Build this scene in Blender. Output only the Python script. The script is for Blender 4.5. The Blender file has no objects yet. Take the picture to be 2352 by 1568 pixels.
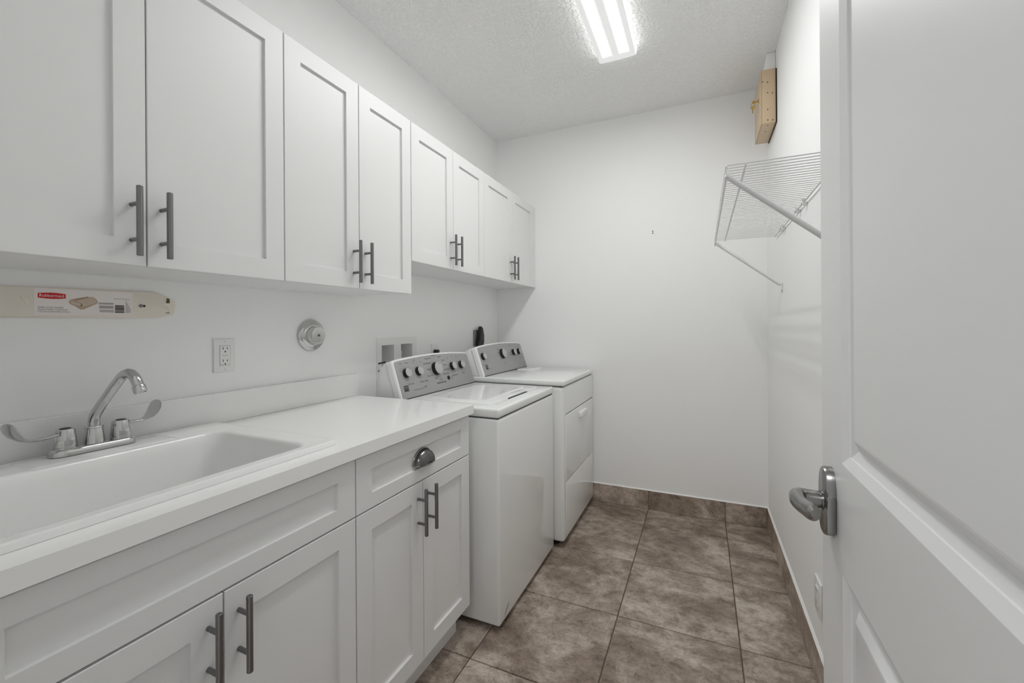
import bpy, bmesh, math, random
from mathutils import Vector, Matrix

# ------------------------------------------------------------------ camera, light, exposure
SC = bpy.context.scene
COL = SC.collection
random.seed(4)
YAW, ROLL, FPX, CY = 0.421911, 0.0064179, 970.99, 747.4
cam_d = bpy.data.cameras.new('camera')
cam = bpy.data.objects.new('camera', cam_d)
COL.objects.link(cam)
cam_d.sensor_fit = 'HORIZONTAL'
cam_d.sensor_width = 36.0
cam_d.lens = FPX / 2352 * 36.0
cam_d.shift_y = -(784 - CY) / 2352
cam_d.clip_start = 0.02
fwd = Vector((-math.sin(YAW), math.cos(YAW), 0))
rt = Vector((math.cos(YAW), math.sin(YAW), 0))
dn = Vector((0, 0, -1))
r2 = rt * math.cos(ROLL) + dn * math.sin(ROLL)
d2 = dn * math.cos(ROLL) - rt * math.sin(ROLL)
M3 = Matrix((r2, -d2, -fwd)).transposed()
cam.matrix_world = Matrix.Translation((0, 0, 1.27)) @ M3.to_4x4()
SC.camera = cam

WORLD_STRENGTH = 0.5
HALL_POWER = 13.0
TUBE_L = 61.0
LENS_EDGE = 2.4
EXPOSURE = 0.07
w = bpy.data.worlds.new('world')
SC.world = w
w.use_nodes = True
w.node_tree.nodes['Background'].inputs[0].default_value = (0.97, 0.985, 1.0, 1)
w.node_tree.nodes['Background'].inputs[1].default_value = WORLD_STRENGTH
hl = bpy.data.lights.new('hall_fill_light', 'AREA')  # unseen fill light added in the hall behind the camera
hl.shape = 'RECTANGLE'
hl.size, hl.size_y = 0.9, 0.5
hl.energy = HALL_POWER
hlo = bpy.data.objects.new('hall_fill_light', hl)
COL.objects.link(hlo)
hlo.location = (-0.3, -1.1, 2.6)
hlo.rotation_euler = (math.radians(38), 0, 0)
vs = SC.view_settings
vs.view_transform = 'Standard'
vs.look = 'None'
vs.gamma = 1.0
vs.use_curve_mapping = False
vs.exposure = EXPOSURE
SC.cycles.max_bounces = 12
SC.cycles.diffuse_bounces = 8
SC.cycles.caustics_reflective = False
SC.cycles.sample_clamp_indirect = 4.0

# ------------------------------------------------------------------ materials
def mat(name, col, rough=0.5, metal=0.0, spec=0.5, emit=None, es=0.0, coat=0.0):
    m = bpy.data.materials.new(name)
    m.use_nodes = True
    b = m.node_tree.nodes['Principled BSDF']
    b.inputs['Base Color'].default_value = (*col, 1)
    b.inputs['Roughness'].default_value = rough
    b.inputs['Metallic'].default_value = metal
    b.inputs['Specular IOR Level'].default_value = spec
    b.inputs['Coat Weight'].default_value = coat
    if emit:
        b.inputs['Emission Color'].default_value = (*emit, 1)
        b.inputs['Emission Strength'].default_value = es
    return m

def N(m, t, **kw):
    n = m.node_tree.nodes.new(t)
    for k, v in kw.items():
        setattr(n, k, v)
    return n

def L(m, a, b):
    m.node_tree.links.new(a, b)

def bump(m, scale, strength, dist, detail=2.0, rough=0.5, kind='noise', thresh=None):
    tc = N(m, 'ShaderNodeTexCoord')
    nz = N(m, 'ShaderNodeTexNoise')
    nz.inputs['Scale'].default_value = scale
    nz.inputs['Detail'].default_value = detail
    nz.inputs['Roughness'].default_value = rough
    L(m, tc.outputs['Object'], nz.inputs['Vector'])
    out = nz.outputs['Fac']
    if thresh:
        r = N(m, 'ShaderNodeValToRGB')
        r.color_ramp.elements[0].position = thresh[0]
        r.color_ramp.elements[1].position = thresh[1]
        L(m, out, r.inputs[0])
        out = r.outputs[0]
    bp = N(m, 'ShaderNodeBump')
    bp.inputs['Strength'].default_value = strength
    bp.inputs['Distance'].default_value = dist
    L(m, out, bp.inputs['Height'])
    L(m, bp.outputs[0], m.node_tree.nodes['Principled BSDF'].inputs['Normal'])
    return m

WHITE = 0.80
m_wall = bump(mat('wall_paint', (0.90, 0.90, 0.895), 0.6, spec=0.35), 260, 0.12, 0.002, 3)
m_ceil = bump(mat('ceiling_texture', (0.905, 0.905, 0.90), 0.75, spec=0.3), 60, 0.6, 0.0065, 3, 0.55, thresh=(0.44, 0.60))
m_cab = bump(mat('cabinet_paint', (0.765, 0.765, 0.76), 0.42, spec=0.5), 300, 0.03, 0.001)
m_carc = mat('cabinet_box_white', (0.82, 0.82, 0.815), 0.45)
m_door = bump(mat('door_paint', (0.77, 0.77, 0.765), 0.36, spec=0.5), 220, 0.03, 0.001)
m_counter = mat('counter_white', (0.88, 0.88, 0.872), 0.16, spec=0.5)
m_sink = mat('sink_acrylic', (0.87, 0.87, 0.862), 0.10, spec=0.5)
m_appl = bump(mat('appliance_enamel', (0.82, 0.825, 0.815), 0.05, spec=0.65), 700, 0.01, 0.0003)
m_appl_dull = mat('console_plastic_white', (0.82, 0.82, 0.81), 0.3)
m_grey = mat('console_grey', (0.36, 0.36, 0.352), 0.42, metal=0.25)
m_knobface = mat('knob_silver', (0.50, 0.50, 0.49), 0.38, metal=0.35)
m_black = mat('black_plastic', (0.012, 0.012, 0.011), 0.45)
m_ink = mat('dark_ink', (0.035, 0.035, 0.035), 0.6)
m_inkred = mat('red_ink', (0.42, 0.05, 0.05), 0.6)
m_rubber = mat('dark_rubber', (0.02, 0.02, 0.02), 0.7)
m_gap = mat('painted_gap_shadow', (0.05, 0.05, 0.048), 0.8)  # dark colour standing in for shadow inside appliance seams and door gaps
m_chrome = mat('chrome', (0.60, 0.60, 0.59), 0.09, metal=1.0)
m_nickel = mat('brushed_nickel', (0.22, 0.217, 0.21), 0.30, metal=1.0)
m_lever = mat('satin_nickel', (0.31, 0.305, 0.295), 0.22, metal=1.0)
m_plate = mat('outlet_white', (0.82, 0.82, 0.81), 0.3)
m_plateg = mat('receptacle_box_grey', (0.22, 0.22, 0.21), 0.4, metal=0.6)
m_wire = mat('shelf_wire_white', (0.74, 0.74, 0.735), 0.35)
m_tan = bump(mat('tan_steel', (0.62, 0.475, 0.315), 0.45), 300, 0.05, 0.001)
m_brass = mat('brass', (0.62, 0.42, 0.16), 0.25, metal=1.0)
m_cream = mat('cream_plastic', (0.80, 0.735, 0.65), 0.3)
m_label = mat('label_card', (0.83, 0.775, 0.75), 0.45)
m_red = mat('label_red', (0.56, 0.006, 0.006), 0.4)
m_beige = mat('label_beige', (0.50, 0.37, 0.27), 0.5)
m_beige2 = mat('label_light_beige', (0.58, 0.47, 0.38), 0.5)
m_beige3 = mat('label_dark_beige', (0.27, 0.18, 0.12), 0.5)
m_inkgrey = mat('grey_print', (0.30, 0.28, 0.29), 0.6)
m_lettwhite = mat('white_print', (0.82, 0.78, 0.78), 0.5)
m_slot = mat('brown_slot', (0.10, 0.075, 0.022), 0.6)
m_caulk = mat('white_caulk', (0.84, 0.84, 0.83), 0.4)
m_grout = bump(mat('grout', (0.165, 0.130, 0.105), 0.9, spec=0.2), 400, 0.2, 0.001)
m_lens = mat('backlit_lens', (0.25, 0.25, 0.25), 0.3, emit=(1, 1, 0.99), es=0.58)
m_lens2 = mat('backlit_lens_near_tube', (0.25, 0.25, 0.25), 0.3, emit=(1, 1, 0.99), es=0.74)
m_glow = mat('backlit_lens_glow', (0.25, 0.25, 0.25), 0.3, emit=(1, 1, 0.99), es=5.0)
m_soft = mat('backlit_lens_soft_glow', (0.25, 0.25, 0.25), 0.3, emit=(1, 1, 0.99), es=0.92)
m_lens3 = mat('backlit_lens_edge', (0.25, 0.25, 0.25), 0.3, emit=(1, 1, 0.99), es=LENS_EDGE)
m_tube = mat('backlit_lens_over_tube', (0.8, 0.8, 0.8), 0.3, emit=(0.985, 1.0, 0.985), es=TUBE_L)
m_housing = mat('fixture_white', (0.82, 0.82, 0.81), 0.35)

def tile_material(name, sx=1.0, dark=1.0):
    m = mat(name, (0.2, 0.17, 0.14), 0.42, spec=0.4)
    nt = m.node_tree
    b = nt.nodes['Principled BSDF']
    tc = N(m, 'ShaderNodeTexCoord')
    oi = N(m, 'ShaderNodeObjectInfo')
    mul = N(m, 'ShaderNodeMath', operation='MULTIPLY')
    mul.inputs[1].default_value = 37.0
    L(m, oi.outputs['Random'], mul.inputs[0])
    cmb = N(m, 'ShaderNodeCombineXYZ')
    for i in range(3):
        L(m, mul.outputs[0], cmb.inputs[i])
    add = N(m, 'ShaderNodeVectorMath', operation='ADD')
    mp = N(m, 'ShaderNodeMapping')
    mp.inputs['Scale'].default_value = (0.9 * sx, 1.1 * sx, 1.0 * sx)
    L(m, tc.outputs['Object'], mp.inputs[0])
    L(m, mp.outputs[0], add.inputs[0])
    L(m, cmb.outputs[0], add.inputs[1])
    def noise(scale, detail, rough, dist=0.0):
        n = N(m, 'ShaderNodeTexNoise')
        n.inputs['Scale'].default_value = scale
        n.inputs['Detail'].default_value = detail
        n.inputs['Roughness'].default_value = rough
        n.inputs['Distortion'].default_value = dist
        L(m, add.outputs[0], n.inputs['Vector'])
        return n.outputs['Fac']
    def ramp(src, stops):
        r = N(m, 'ShaderNodeValToRGB')
        cr = r.color_ramp
        while len(cr.elements) < len(stops):
            cr.elements.new(0.5)
        for e, (p, c) in zip(cr.elements, stops):
            e.position = p
            e.color = (*[x * dark for x in c], 1)
        L(m, src, r.inputs[0])
        return r.outputs[0]
    def mix(fac, a, c, mode='MIX'):
        x = N(m, 'ShaderNodeMix', data_type='RGBA', blend_type=mode)
        if isinstance(fac, float):
            x.inputs[0].default_value = fac
        else:
            L(m, fac, x.inputs[0])
        L(m, a, x.inputs[6])
        L(m, c, x.inputs[7])
        return x.outputs[2]
    big = noise(4.2, 9, 0.68, 0.5)
    mid = noise(17, 9, 0.74, 0.25)
    fin = noise(95, 4, 0.6)
    c1 = ramp(big, [(0.34, (0.150, 0.118, 0.095)), (0.46, (0.235, 0.190, 0.158)), (0.52, (0.300, 0.252, 0.215)), (0.66, (0.44, 0.385, 0.340))])
    c2 = ramp(mid, [(0.33, (0.40, 0.36, 0.32)), (0.47, (0.92, 0.9, 0.88)), (0.64, (1.30, 1.30, 1.30))])
    c3 = ramp(fin, [(0.30, (0.55, 0.52, 0.50)), (0.46, (0.98, 0.98, 0.98)), (0.62, (1.05, 1.05, 1.05)), (0.74, (1.55, 1.55, 1.55))])
    x = mix(0.85, c1, c2, 'MULTIPLY')
    x = mix(0.7, x, c3, 'MULTIPLY')
    hs = N(m, 'ShaderNodeHueSaturation')
    hs.inputs['Value'].default_value = 1.13
    hs.inputs['Saturation'].default_value = 1.05
    L(m, x, hs.inputs['Color'])
    L(m, hs.outputs[0], b.inputs['Base Color'])
    bp = N(m, 'ShaderNodeBump')
    bp.inputs['Strength'].default_value = 0.35
    bp.inputs['Distance'].default_value = 0.0025
    L(m, mid, bp.inputs['Height'])
    L(m, bp.outputs[0], b.inputs['Normal'])
    return m

m_tile = tile_material('travertine_look_tile')
m_btile = tile_material('baseboard_tile', 1.0, 1.05)

# ------------------------------------------------------------------ geometry helpers
WLOC = {}

def finish(bm, smooth=True, ang=34):
    bmesh.ops.recalc_face_normals(bm, faces=bm.faces)
    if smooth:
        for f in bm.faces:
            f.smooth = True
        lim = math.radians(ang)
        for e in bm.edges:
            if len(e.link_faces) == 2:
                e.smooth = e.calc_face_angle(0.0) < lim
            else:
                e.smooth = False

def obj(name, bm, m, parent=None, smooth=True, label=None, recalc=True, origin=None):
    if recalc:
        finish(bm, smooth)
    vs_ = [v.co for v in bm.verts]
    lo = Vector([min(v[i] for v in vs_) for i in range(3)])
    hi = Vector([max(v[i] for v in vs_) for i in range(3)])
    c = Vector(origin) if origin is not None else (lo + hi) / 2
    if parent is None and origin is None:
        c.z = lo.z
    for v in bm.verts:
        v.co -= c
    me = bpy.data.meshes.new(name)
    bm.to_mesh(me)
    bm.free()
    for mm in (m if isinstance(m, (list, tuple)) else [m]):
        me.materials.append(mm)
    o = bpy.data.objects.new(name, me)
    COL.objects.link(o)
    if parent is not None:
        o.parent = parent
        o.location = c - WLOC[parent]
    else:
        o.location = c
    WLOC[o] = c
    if label:
        o['label'] = label
    return o

def thing(name, label, cat, loc, group=None):
    o = bpy.data.objects.new(name, None)
    o.empty_display_size = 0.05
    COL.objects.link(o)
    o.location = loc
    WLOC[o] = Vector(loc)
    o['label'] = label
    o['category'] = cat
    if group:
        o['group'] = group
    return o

def tag(o, label, cat, group=None):
    o['label'] = label
    o['category'] = cat
    if group:
        o['group'] = group
    return o

def structure(o, label=None):
    o['kind'] = 'structure'
    if label:
        o['label'] = label
    return o

def copy_child(src, parent, delta):
    c = src.copy()
    COL.objects.link(c)
    c.parent = parent
    w_ = WLOC[src] + Vector(delta)
    c.location = w_ - WLOC[parent]
    WLOC[c] = w_
    return c

def B():
    return bmesh.new()

def box(bm, x0, x1, y0, y1, z0, z1, bev=0.0, seg=2, mi=0):
    vs_ = [bm.verts.new((x, y, z)) for x in (x0, x1) for y in (y0, y1) for z in (z0, z1)]
    F = [(0, 1, 3, 2), (4, 6, 7, 5), (0, 4, 5, 1), (2, 3, 7, 6), (0, 2, 6, 4), (1, 5, 7, 3)]
    fs = [bm.faces.new([vs_[i] for i in f]) for f in F]
    for f in fs:
        f.material_index = mi
    if bev > 0:
        es = list({e for f in fs for e in f.edges})
        bmesh.ops.bevel(bm, geom=es, offset=bev, segments=seg, profile=0.5, affect='EDGES')
    return bm

def frame_axes(d, up=None):
    d = Vector(d).normalized()
    u = Vector(up) if up is not None else (Vector((0, 0, 1)) if abs(d.z) < 0.9 else Vector((1, 0, 0)))
    a = u - d * u.dot(d)
    if a.length < 1e-6:
        u = Vector((0, 1, 0)); a = u - d * u.dot(d)
    a.normalize()
    b = d.cross(a)
    return a, b

def tube(bm, pts, rad, seg=12, caps=True, up=None, mi=0):
    """sweep; rad = scalar, list of scalars or list of (a,b) half-axes"""
    pts = [Vector(p) for p in pts]
    n = len(pts)
    if not isinstance(rad, (list, tuple)):
        rad = [rad] * n
    rings = []
    prev = None
    for i, p in enumerate(pts):
        d = (pts[min(i + 1, n - 1)] - pts[max(i - 1, 0)])
        if i not in (0, n - 1):
            d = (pts[i + 1] - p).normalized() + (p - pts[i - 1]).normalized()
        d.normalize()
        a, b = frame_axes(d, prev if prev is not None else up)
        prev = a
        ra, rb = rad[i] if isinstance(rad[i], (list, tuple)) else (rad[i], rad[i])
        rings.append([bm.verts.new(p + a * (ra * math.cos(t)) + b * (rb * math.sin(t)))
                      for t in [2 * math.pi * k / seg for k in range(seg)]])
    for r0, r1 in zip(rings, rings[1:]):
        for k in range(seg):
            f = bm.faces.new((r0[k], r0[(k + 1) % seg], r1[(k + 1) % seg], r1[k]))
            f.material_index = mi
    if caps:
        f = bm.faces.new(rings[0][::-1]); f.material_index = mi
        f = bm.faces.new(rings[-1]); f.material_index = mi
    return bm

def lathe(bm, c, axis, prof, seg=32, mi=0, up=None):
    """prof = list of (radius, distance along axis)"""
    c = Vector(c)
    ax = Vector(axis).normalized()
    a, b = frame_axes(ax, up)
    rings = []
    for r, h in prof:
        if r < 1e-6:
            rings.append([bm.verts.new(c + ax * h)])
        else:
            rings.append([bm.verts.new(c + ax * h + a * (r * math.cos(2 * math.pi * k / seg)) + b * (r * math.sin(2 * math.pi * k / seg))) for k in range(seg)])
    for r0, r1 in zip(rings, rings[1:]):
        for k in range(seg):
            q = []
            for v in ((r0[k] if len(r0) > 1 else r0[0]), (r0[(k + 1) % seg] if len(r0) > 1 else r0[0]),
                      (r1[(k + 1) % seg] if len(r1) > 1 else r1[0]), (r1[k] if len(r1) > 1 else r1[0])):
                if v not in q:
                    q.append(v)
            if len(q) > 2:
                f = bm.faces.new(q); f.material_index = mi
    for rg in (rings[0], rings[-1]):
        if len(rg) > 1:
            f = bm.faces.new(rg); f.material_index = mi
    return bm

def prism(bm, poly, mp, t0, t1, bev=0.0, mi=0):
    """poly of (u,v); mp(u,v,t)->xyz ; extruded from t0 to t1"""
    a = [bm.verts.new(mp(u, v, t0)) for u, v in poly]
    b = [bm.verts.new(mp(u, v, t1)) for u, v in poly]
    n = len(poly)
    fs = [bm.faces.new(a[::-1]), bm.faces.new(b)]
    for i in range(n):
        fs.append(bm.faces.new((a[i], a[(i + 1) % n], b[(i + 1) % n], b[i])))
    for f in fs:
        f.material_index = mi
    if bev:
        bmesh.ops.bevel(bm, geom=list(fs[1].edges), offset=bev, segments=2, profile=0.5, affect='EDGES')
    return bm

def plate(bm, us, vs_, holes, mp, t0, t1):
    """flat slab over a grid with rectangular holes"""
    ub = sorted({us[0], us[1], *[h[0] for h in holes], *[h[1] for h in holes]})
    vb = sorted({vs_[0], vs_[1], *[h[2] for h in holes], *[h[3] for h in holes]})
    cache = {}
    def V(u, v, t):
        k = (u, v, t)
        if k not in cache:
            cache[k] = bm.verts.new(mp(u, v, t))
        return cache[k]
    def solid(i, j):
        if i < 0 or j < 0 or i >= len(ub) - 1 or j >= len(vb) - 1:
            return False
        cu, cv = (ub[i] + ub[i + 1]) / 2, (vb[j] + vb[j + 1]) / 2
        return not any(h[0] < cu < h[1] and h[2] < cv < h[3] for h in holes)
    for i in range(len(ub) - 1):
        for j in range(len(vb) - 1):
            if not solid(i, j):
                continue
            u0, u1, v0, v1 = ub[i], ub[i + 1], vb[j], vb[j + 1]
            bm.faces.new((V(u0, v0, t0), V(u1, v0, t0), V(u1, v1, t0), V(u0, v1, t0)))
            bm.faces.new((V(u0, v0, t1), V(u0, v1, t1), V(u1, v1, t1), V(u1, v0, t1)))
            if not solid(i - 1, j): bm.faces.new((V(u0, v0, t0), V(u0, v1, t0), V(u0, v1, t1), V(u0, v0, t1)))
            if not solid(i + 1, j): bm.faces.new((V(u1, v0, t0), V(u1, v0, t1), V(u1, v1, t1), V(u1, v1, t0)))
            if not solid(i, j - 1): bm.faces.new((V(u0, v0, t0), V(u0, v0, t1), V(u1, v0, t1), V(u1, v0, t0)))
            if not solid(i, j + 1): bm.faces.new((V(u0, v1, t0), V(u1, v1, t0), V(u1, v1, t1), V(u0, v1, t1)))
    return bm

def rrect(u0, u1, v0, v1, r, n=6):
    pts = []
    for cu, cv, a0 in ((u1 - r, v1 - r, 0), (u0 + r, v1 - r, 90), (u0 + r, v0 + r, 180), (u1 - r, v0 + r, 270)):
        for k in range(n + 1):
            a = math.radians(a0 + 90 * k / n)
            pts.append((cu + r * math.cos(a), cv + r * math.sin(a)))
    return pts

def loft(bm, loops, close0=False, close1=True, mi=0):
    R = [[bm.verts.new(p) for p in lp] for lp in loops]
    n = len(R[0])
    for a, b in zip(R, R[1:]):
        for k in range(n):
            f = bm.faces.new((a[k], a[(k + 1) % n], b[(k + 1) % n], b[k])); f.material_index = mi
    if close0:
        bm.faces.new(R[0][::-1])
    if close1:
        bm.faces.new(R[-1])
    return bm

def text_into(bm, s, origin, right, up, size, align='CENTER', stretch=1.0):
    cu = bpy.data.curves.new('lettering', 'FONT')
    cu.body = s
    cu.size = size
    cu.align_x = align
    cu.align_y = 'CENTER'
    cu.resolution_u = 2
    to = bpy.data.objects.new('lettering', cu)
    COL.objects.link(to)
    me = bpy.data.meshes.new_from_object(to)
    bpy.data.objects.remove(to)
    bpy.data.curves.remove(cu)
    right = Vector(right).normalized(); up = Vector(up).normalized()
    o = Vector(origin)
    vm = [bm.verts.new(o + right * (v.co.x * stretch) + up * v.co.y) for v in me.vertices]
    for p in me.polygons:
        try:
            bm.faces.new([vm[i] for i in p.vertices])
        except ValueError:
            pass
    bpy.data.meshes.remove(me)

# ------------------------------------------------------------------ room shell
XL, XR, YF, YB, ZC = -1.497, 0.372, 0.12, 3.045, 2.737
T = 0.12
yz = lambda x0: (lambda u, v, t: (x0 + t, u, v))          # u=y v=z t along x
bm = B(); box(bm, XL - T, XR + T, -0.02, YB + T, -0.16, -0.006)
floor = structure(obj('floor', bm, m_grout, origin=(0, 0, -0.006)), 'brown stone-look square floor tiles with narrow dark grout lines')
PX, PY = 0.4735, 0.4655
gx = [-0.3425 + PX * k for k in range(-4, 3)]
gy = [1.8705 + PY * k for k in range(-5, 4)]
tile_mesh = None
for i in range(len(gx) - 1):
    for j in range(len(gy) - 1):
        g = 0.0021
        x0, x1, y0, y1 = max(gx[i] + g, XL), min(gx[i + 1] - g, XR), max(gy[j] + g, -0.02), min(gy[j + 1] - g, YB)
        if x1 - x0 < 0.01 or y1 - y0 < 0.01:
            continue
        full = (x1 - x0) > PX - 0.01 and (y1 - y0) > PY - 0.01
        if full and tile_mesh is not None:
            o = tile_mesh.copy(); COL.objects.link(o)
            o.parent = floor
            c = Vector(((x0 + x1) / 2, (y0 + y1) / 2, 0)) - Vector((0, 0, 0.0045))
            o.location = c - WLOC[floor]; WLOC[o] = c
        else:
            bm = B(); box(bm, x0, x1, y0, y1, -0.009, 0.0, 0.0012, 1)
            o = obj('tile', bm, m_tile, floor)
            if full:
                tile_mesh = o

bm = B(); box(bm, XL - T, XR + T, -0.02, YB + T, ZC, ZC + 0.1)
structure(obj('ceiling', bm, m_ceil, origin=(0, 0, ZC)), 'white knockdown-textured ceiling')
BOXH = [(1.697, 1.791, 0.985, 1.173), (1.848, 1.946, 0.985, 1.174)]
bm = B(); plate(bm, (-0.02, YB + T), (-0.1, ZC + 0.05), BOXH, yz(XL), -T, 0)
structure(obj('wall_left', bm, m_wall, smooth=False), 'white painted wall behind the cabinets and the washer')
bm = B(); box(bm, XL - T, XR + T, YB, YB + T, -0.1, ZC + 0.05)
structure(obj('wall_back', bm, m_wall, smooth=False), 'white painted end wall beyond the dryer')
bm = B(); box(bm, XR, XR + T, -0.02, YB + T, -0.1, ZC + 0.05)
structure(obj('wall_right', bm, m_wall, smooth=False), 'white painted wall with the wire shelf')
DX0, DX1, DZ = -0.64, 0.20, 2.06
bm = B(); plate(bm, (XL - T, XR + T), (-0.1, ZC + 0.05), [(DX0, DX1, -0.2, DZ)], lambda u, v, t: (u, t, v), -0.0, YF)
structure(obj('wall_front', bm, m_wall, smooth=False), 'white wall around the doorway the picture is taken from')

# baseboard tiles
BH, BT = 0.128, 0.0095
bm = B(); box(bm, -1.40, XR - 0.001, YB - 0.006, YB - 0.0005, 0.0, BH - 0.004)
bb = structure(obj('baseboard_back', bm, m_grout), 'brown tile baseboard along the end wall')
edges = [-1.40, -0.3425 - 2 * PX, -0.3425 - PX, -0.3425, -0.3425 + PX, XR - BT]
for a, b in zip(edges, edges[1:]):
    bm = B(); box(bm, a + 0.0015, b - 0.0015, YB - BT, YB - 0.004, 0.001, BH, 0.0012, 1)
    obj('tile', bm, m_btile, bb)
bm = B(); prism(bm, [(YB - BT + 0.0006, BH), (YB - 0.0003, BH), (YB - 0.0003, BH + 0.006)], lambda u, v, t: (t, u, v), -1.40, XR - 0.002)
obj('caulk_bead', bm, m_caulk, bb)
bm = B(); box(bm, XR - 0.006, XR - 0.0005, 0.14, YB - 0.001, 0.0, BH - 0.004)
br = structure(obj('baseboard_right', bm, m_grout), 'brown tile baseboard along the right wall')
edges = [0.14] + [y for y in gy if 0.2 < y < YB - 0.03] + [YB - BT]
for a, b in zip(edges, edges[1:]):
    bm = B(); box(bm, XR - BT, XR - 0.004, a + 0.0015, b - 0.0015, 0.001, BH, 0.0012, 1)
    obj('tile', bm, m_btile, br)
bm = B(); prism(bm, [(XR - BT + 0.0004, BH), (XR - 0.0003, BH), (XR - 0.0003, BH + 0.010)], lambda u, v, t: (u, t, v), 0.14, YB - 0.002)
obj('caulk_bead', bm, m_caulk, br)
# door frame lining of the opening the camera stands in
bm = B()
box(bm, DX0 - 0.002, DX0 + 0.018, -0.018, YF + 0.002, 0.0, DZ, 0.002, 1)
box(bm, DX0 - 0.002, DX1, -0.018, YF + 0.002, DZ - 0.02, DZ + 0.002, 0.002, 1)
structure(obj('trim_1', bm, m_door), 'white door frame lining around the doorway')

# ------------------------------------------------------------------ door (open, swung along the right wall)
XD, DT = 0.20, 0.035
DY0, DY1 = 0.126, 0.938
DTOP = 2.03
door = B()
# slab core, slightly below the skin, then stiles/rails skin and moulded panels by lofted rectangles
box(door, XD + 0.016, XD + DT, DY0, DY1, 0.012, DTOP)
PANELS = [(DY0 + 0.118, DY1 - 0.118, 1.049, DTOP - 0.12), (DY0 + 0.118, DY1 - 0.118, 0.235, 0.876)]
plate(door, (DY0, DY1), (0.012, DTOP), PANELS, yz(XD), 0.0, 0.0165)
d_obj = structure(obj('door_1', door, m_door), 'white moulded two-panel door standing open on the right')
PROF = [(0.0, 0.0), (0.0148, 0.0062), (0.0152, 0.0086), (0.0290, 0.0140), (0.0305, 0.0140), (0.0465, 0.0040), (0.0500, 0.0036)]
for (y0, y1, z0, z1) in PANELS:
    bm = B()
    loops = []
    for u, d in PROF:
        loops.append([(XD + d, y0 + u, z0 + u), (XD + d, y1 - u, z0 + u), (XD + d, y1 - u, z1 - u), (XD + d, y0 + u, z1 - u)])
    loft(bm, loops)
    o = obj('panel', bm, m_door, d_obj, smooth=False)
# lever set
LY, LZ = 0.876, 0.969
bm = B()
pl = [(LY + 0.0265 * math.copysign(abs(math.cos(a)) ** 0.8, math.cos(a)), LZ + 0.0575 * math.copysign(abs(math.sin(a)) ** 0.75, math.sin(a)))
      for a in [2 * math.pi * k / 40 for k in range(40)]]
def scl(p, s, ds): return [(LY + (u - LY) * s, LZ + (v - LZ) * ds) for u, v in p]
loft(bm, [[(XD - t, u, v) for u, v in scl(pl, s, q)] for t, s, q in ((0.0002, 1.0, 1.0), (0.010, 1.0, 1.0), (0.013, 0.95, 0.975), (0.0145, 0.84, 0.92))], True, True)
ros = obj('rosette', bm, m_lever, d_obj, label='brushed nickel rounded escutcheon')
bm = B()
box(bm, XD - 0.0135, XD - 0.0006, LY - 0.0295, LY - 0.020, LZ - 0.046, LZ + 0.014, 0.002, 2)
obj('side_flange', bm, m_lever, d_obj)
bm = B()
lathe(bm, (XD - 0.014, LY, LZ), (-1, 0, 0), [(0.0165, 0), (0.0165, 0.003), (0.0125, 0.003), (0.0125, 0.006), (0.0115, 0.0065)], 28)
obj('lever_collar', bm, m_lever, d_obj)
bm = B()
path = [(XD - 0.018, LY, LZ), (XD - 0.028, LY, LZ), (XD - 0.038, LY - 0.0005, LZ), (XD - 0.046, LY - 0.003, LZ + 0.0005), (XD - 0.0515, LY - 0.010, LZ + 0.001),
        (XD - 0.0530, LY - 0.022, LZ + 0.002), (XD - 0.0505, LY - 0.040, LZ + 0.001), (XD - 0.0475, LY - 0.058, LZ + 0.003),
        (XD - 0.0445, LY - 0.074, LZ + 0.005), (XD - 0.0430, LY - 0.084, LZ + 0.006), (XD - 0.0425, LY - 0.0885, LZ + 0.0065)]
rad = [(0.0140, 0.0140), (0.0142, 0.0140), (0.0150, 0.0142), (0.0162, 0.0138), (0.0165, 0.0128), (0.0152, 0.0112), (0.0135, 0.0102), (0.0132, 0.0104), (0.0138, 0.0112), (0.0122, 0.0100), (0.006, 0.005)]
tube(bm, path, rad, 20, True, up=(0, 0, 1))
bmesh.ops.subdivide_edges(bm, edges=[], cuts=1)
obj('lever', bm, m_lever, d_obj, label='curved nickel lever handle')

# ------------------------------------------------------------------ ceiling fixture
FX0, FX1, FY0, FY1, FD = -0.506, -0.302, 1.08, 2.303, 0.047
fx = thing('fluorescent_fixture', 'long white fluorescent light with two glowing tubes under its lens, on the ceiling', 'light', ((FX0 + FX1) / 2, (FY0 + FY1) / 2, ZC))
bm = B(); box(bm, FX0 + 0.012, FX1 - 0.012, FY0 + 0.012, FY1 - 0.004, ZC - 0.02, ZC - 0.0005, 0.002, 1)
obj('housing', bm, m_housing, fx)
bm = B()
W_ = FX1 - FX0
BANDS = (0.285, 0.715)
half = (0.078, 0.096, 0.116, 0.138)                      # tube, glow, soft glow, faint glow
cols = sorted({0.0, 0.03, 0.97, 1.0, *[c + q * h_ for c in BANDS for h_ in half for q in (-1, 1)]})
zc = [ZC - 0.006 if c in (0.0, 1.0) else ZC - FD + (0.004 if c in (0.03, 0.97) else 0.0) for c in cols]
ye = (0.075, 0.064, 0.054, 0.044)
ys = sorted({FY0, FY1, *[FY0 + e for e in ye], *[FY1 - e for e in ye]})
grid = [[bm.verts.new((FX0 + c * W_, y, z)) for c, z in zip(cols, zc)] for y in ys]
for j in range(len(ys) - 1):
    for i in range(len(cols) - 1):
        f = bm.faces.new((grid[j][i], grid[j][i + 1], grid[j + 1][i + 1], grid[j + 1][i]))
        cm, ym = (cols[i] + cols[i + 1]) / 2, (ys[j] + ys[j + 1]) / 2
        lev = 4
        for k in range(4):
            if min(abs(cm - c) for c in BANDS) < half[k] and FY0 + ye[k] < ym < FY1 - ye[k]:
                lev = k
                break
        f.material_index = 5 if i in (0, len(cols) - 2) else (2, 3, 4, 1, 0)[lev]
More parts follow.
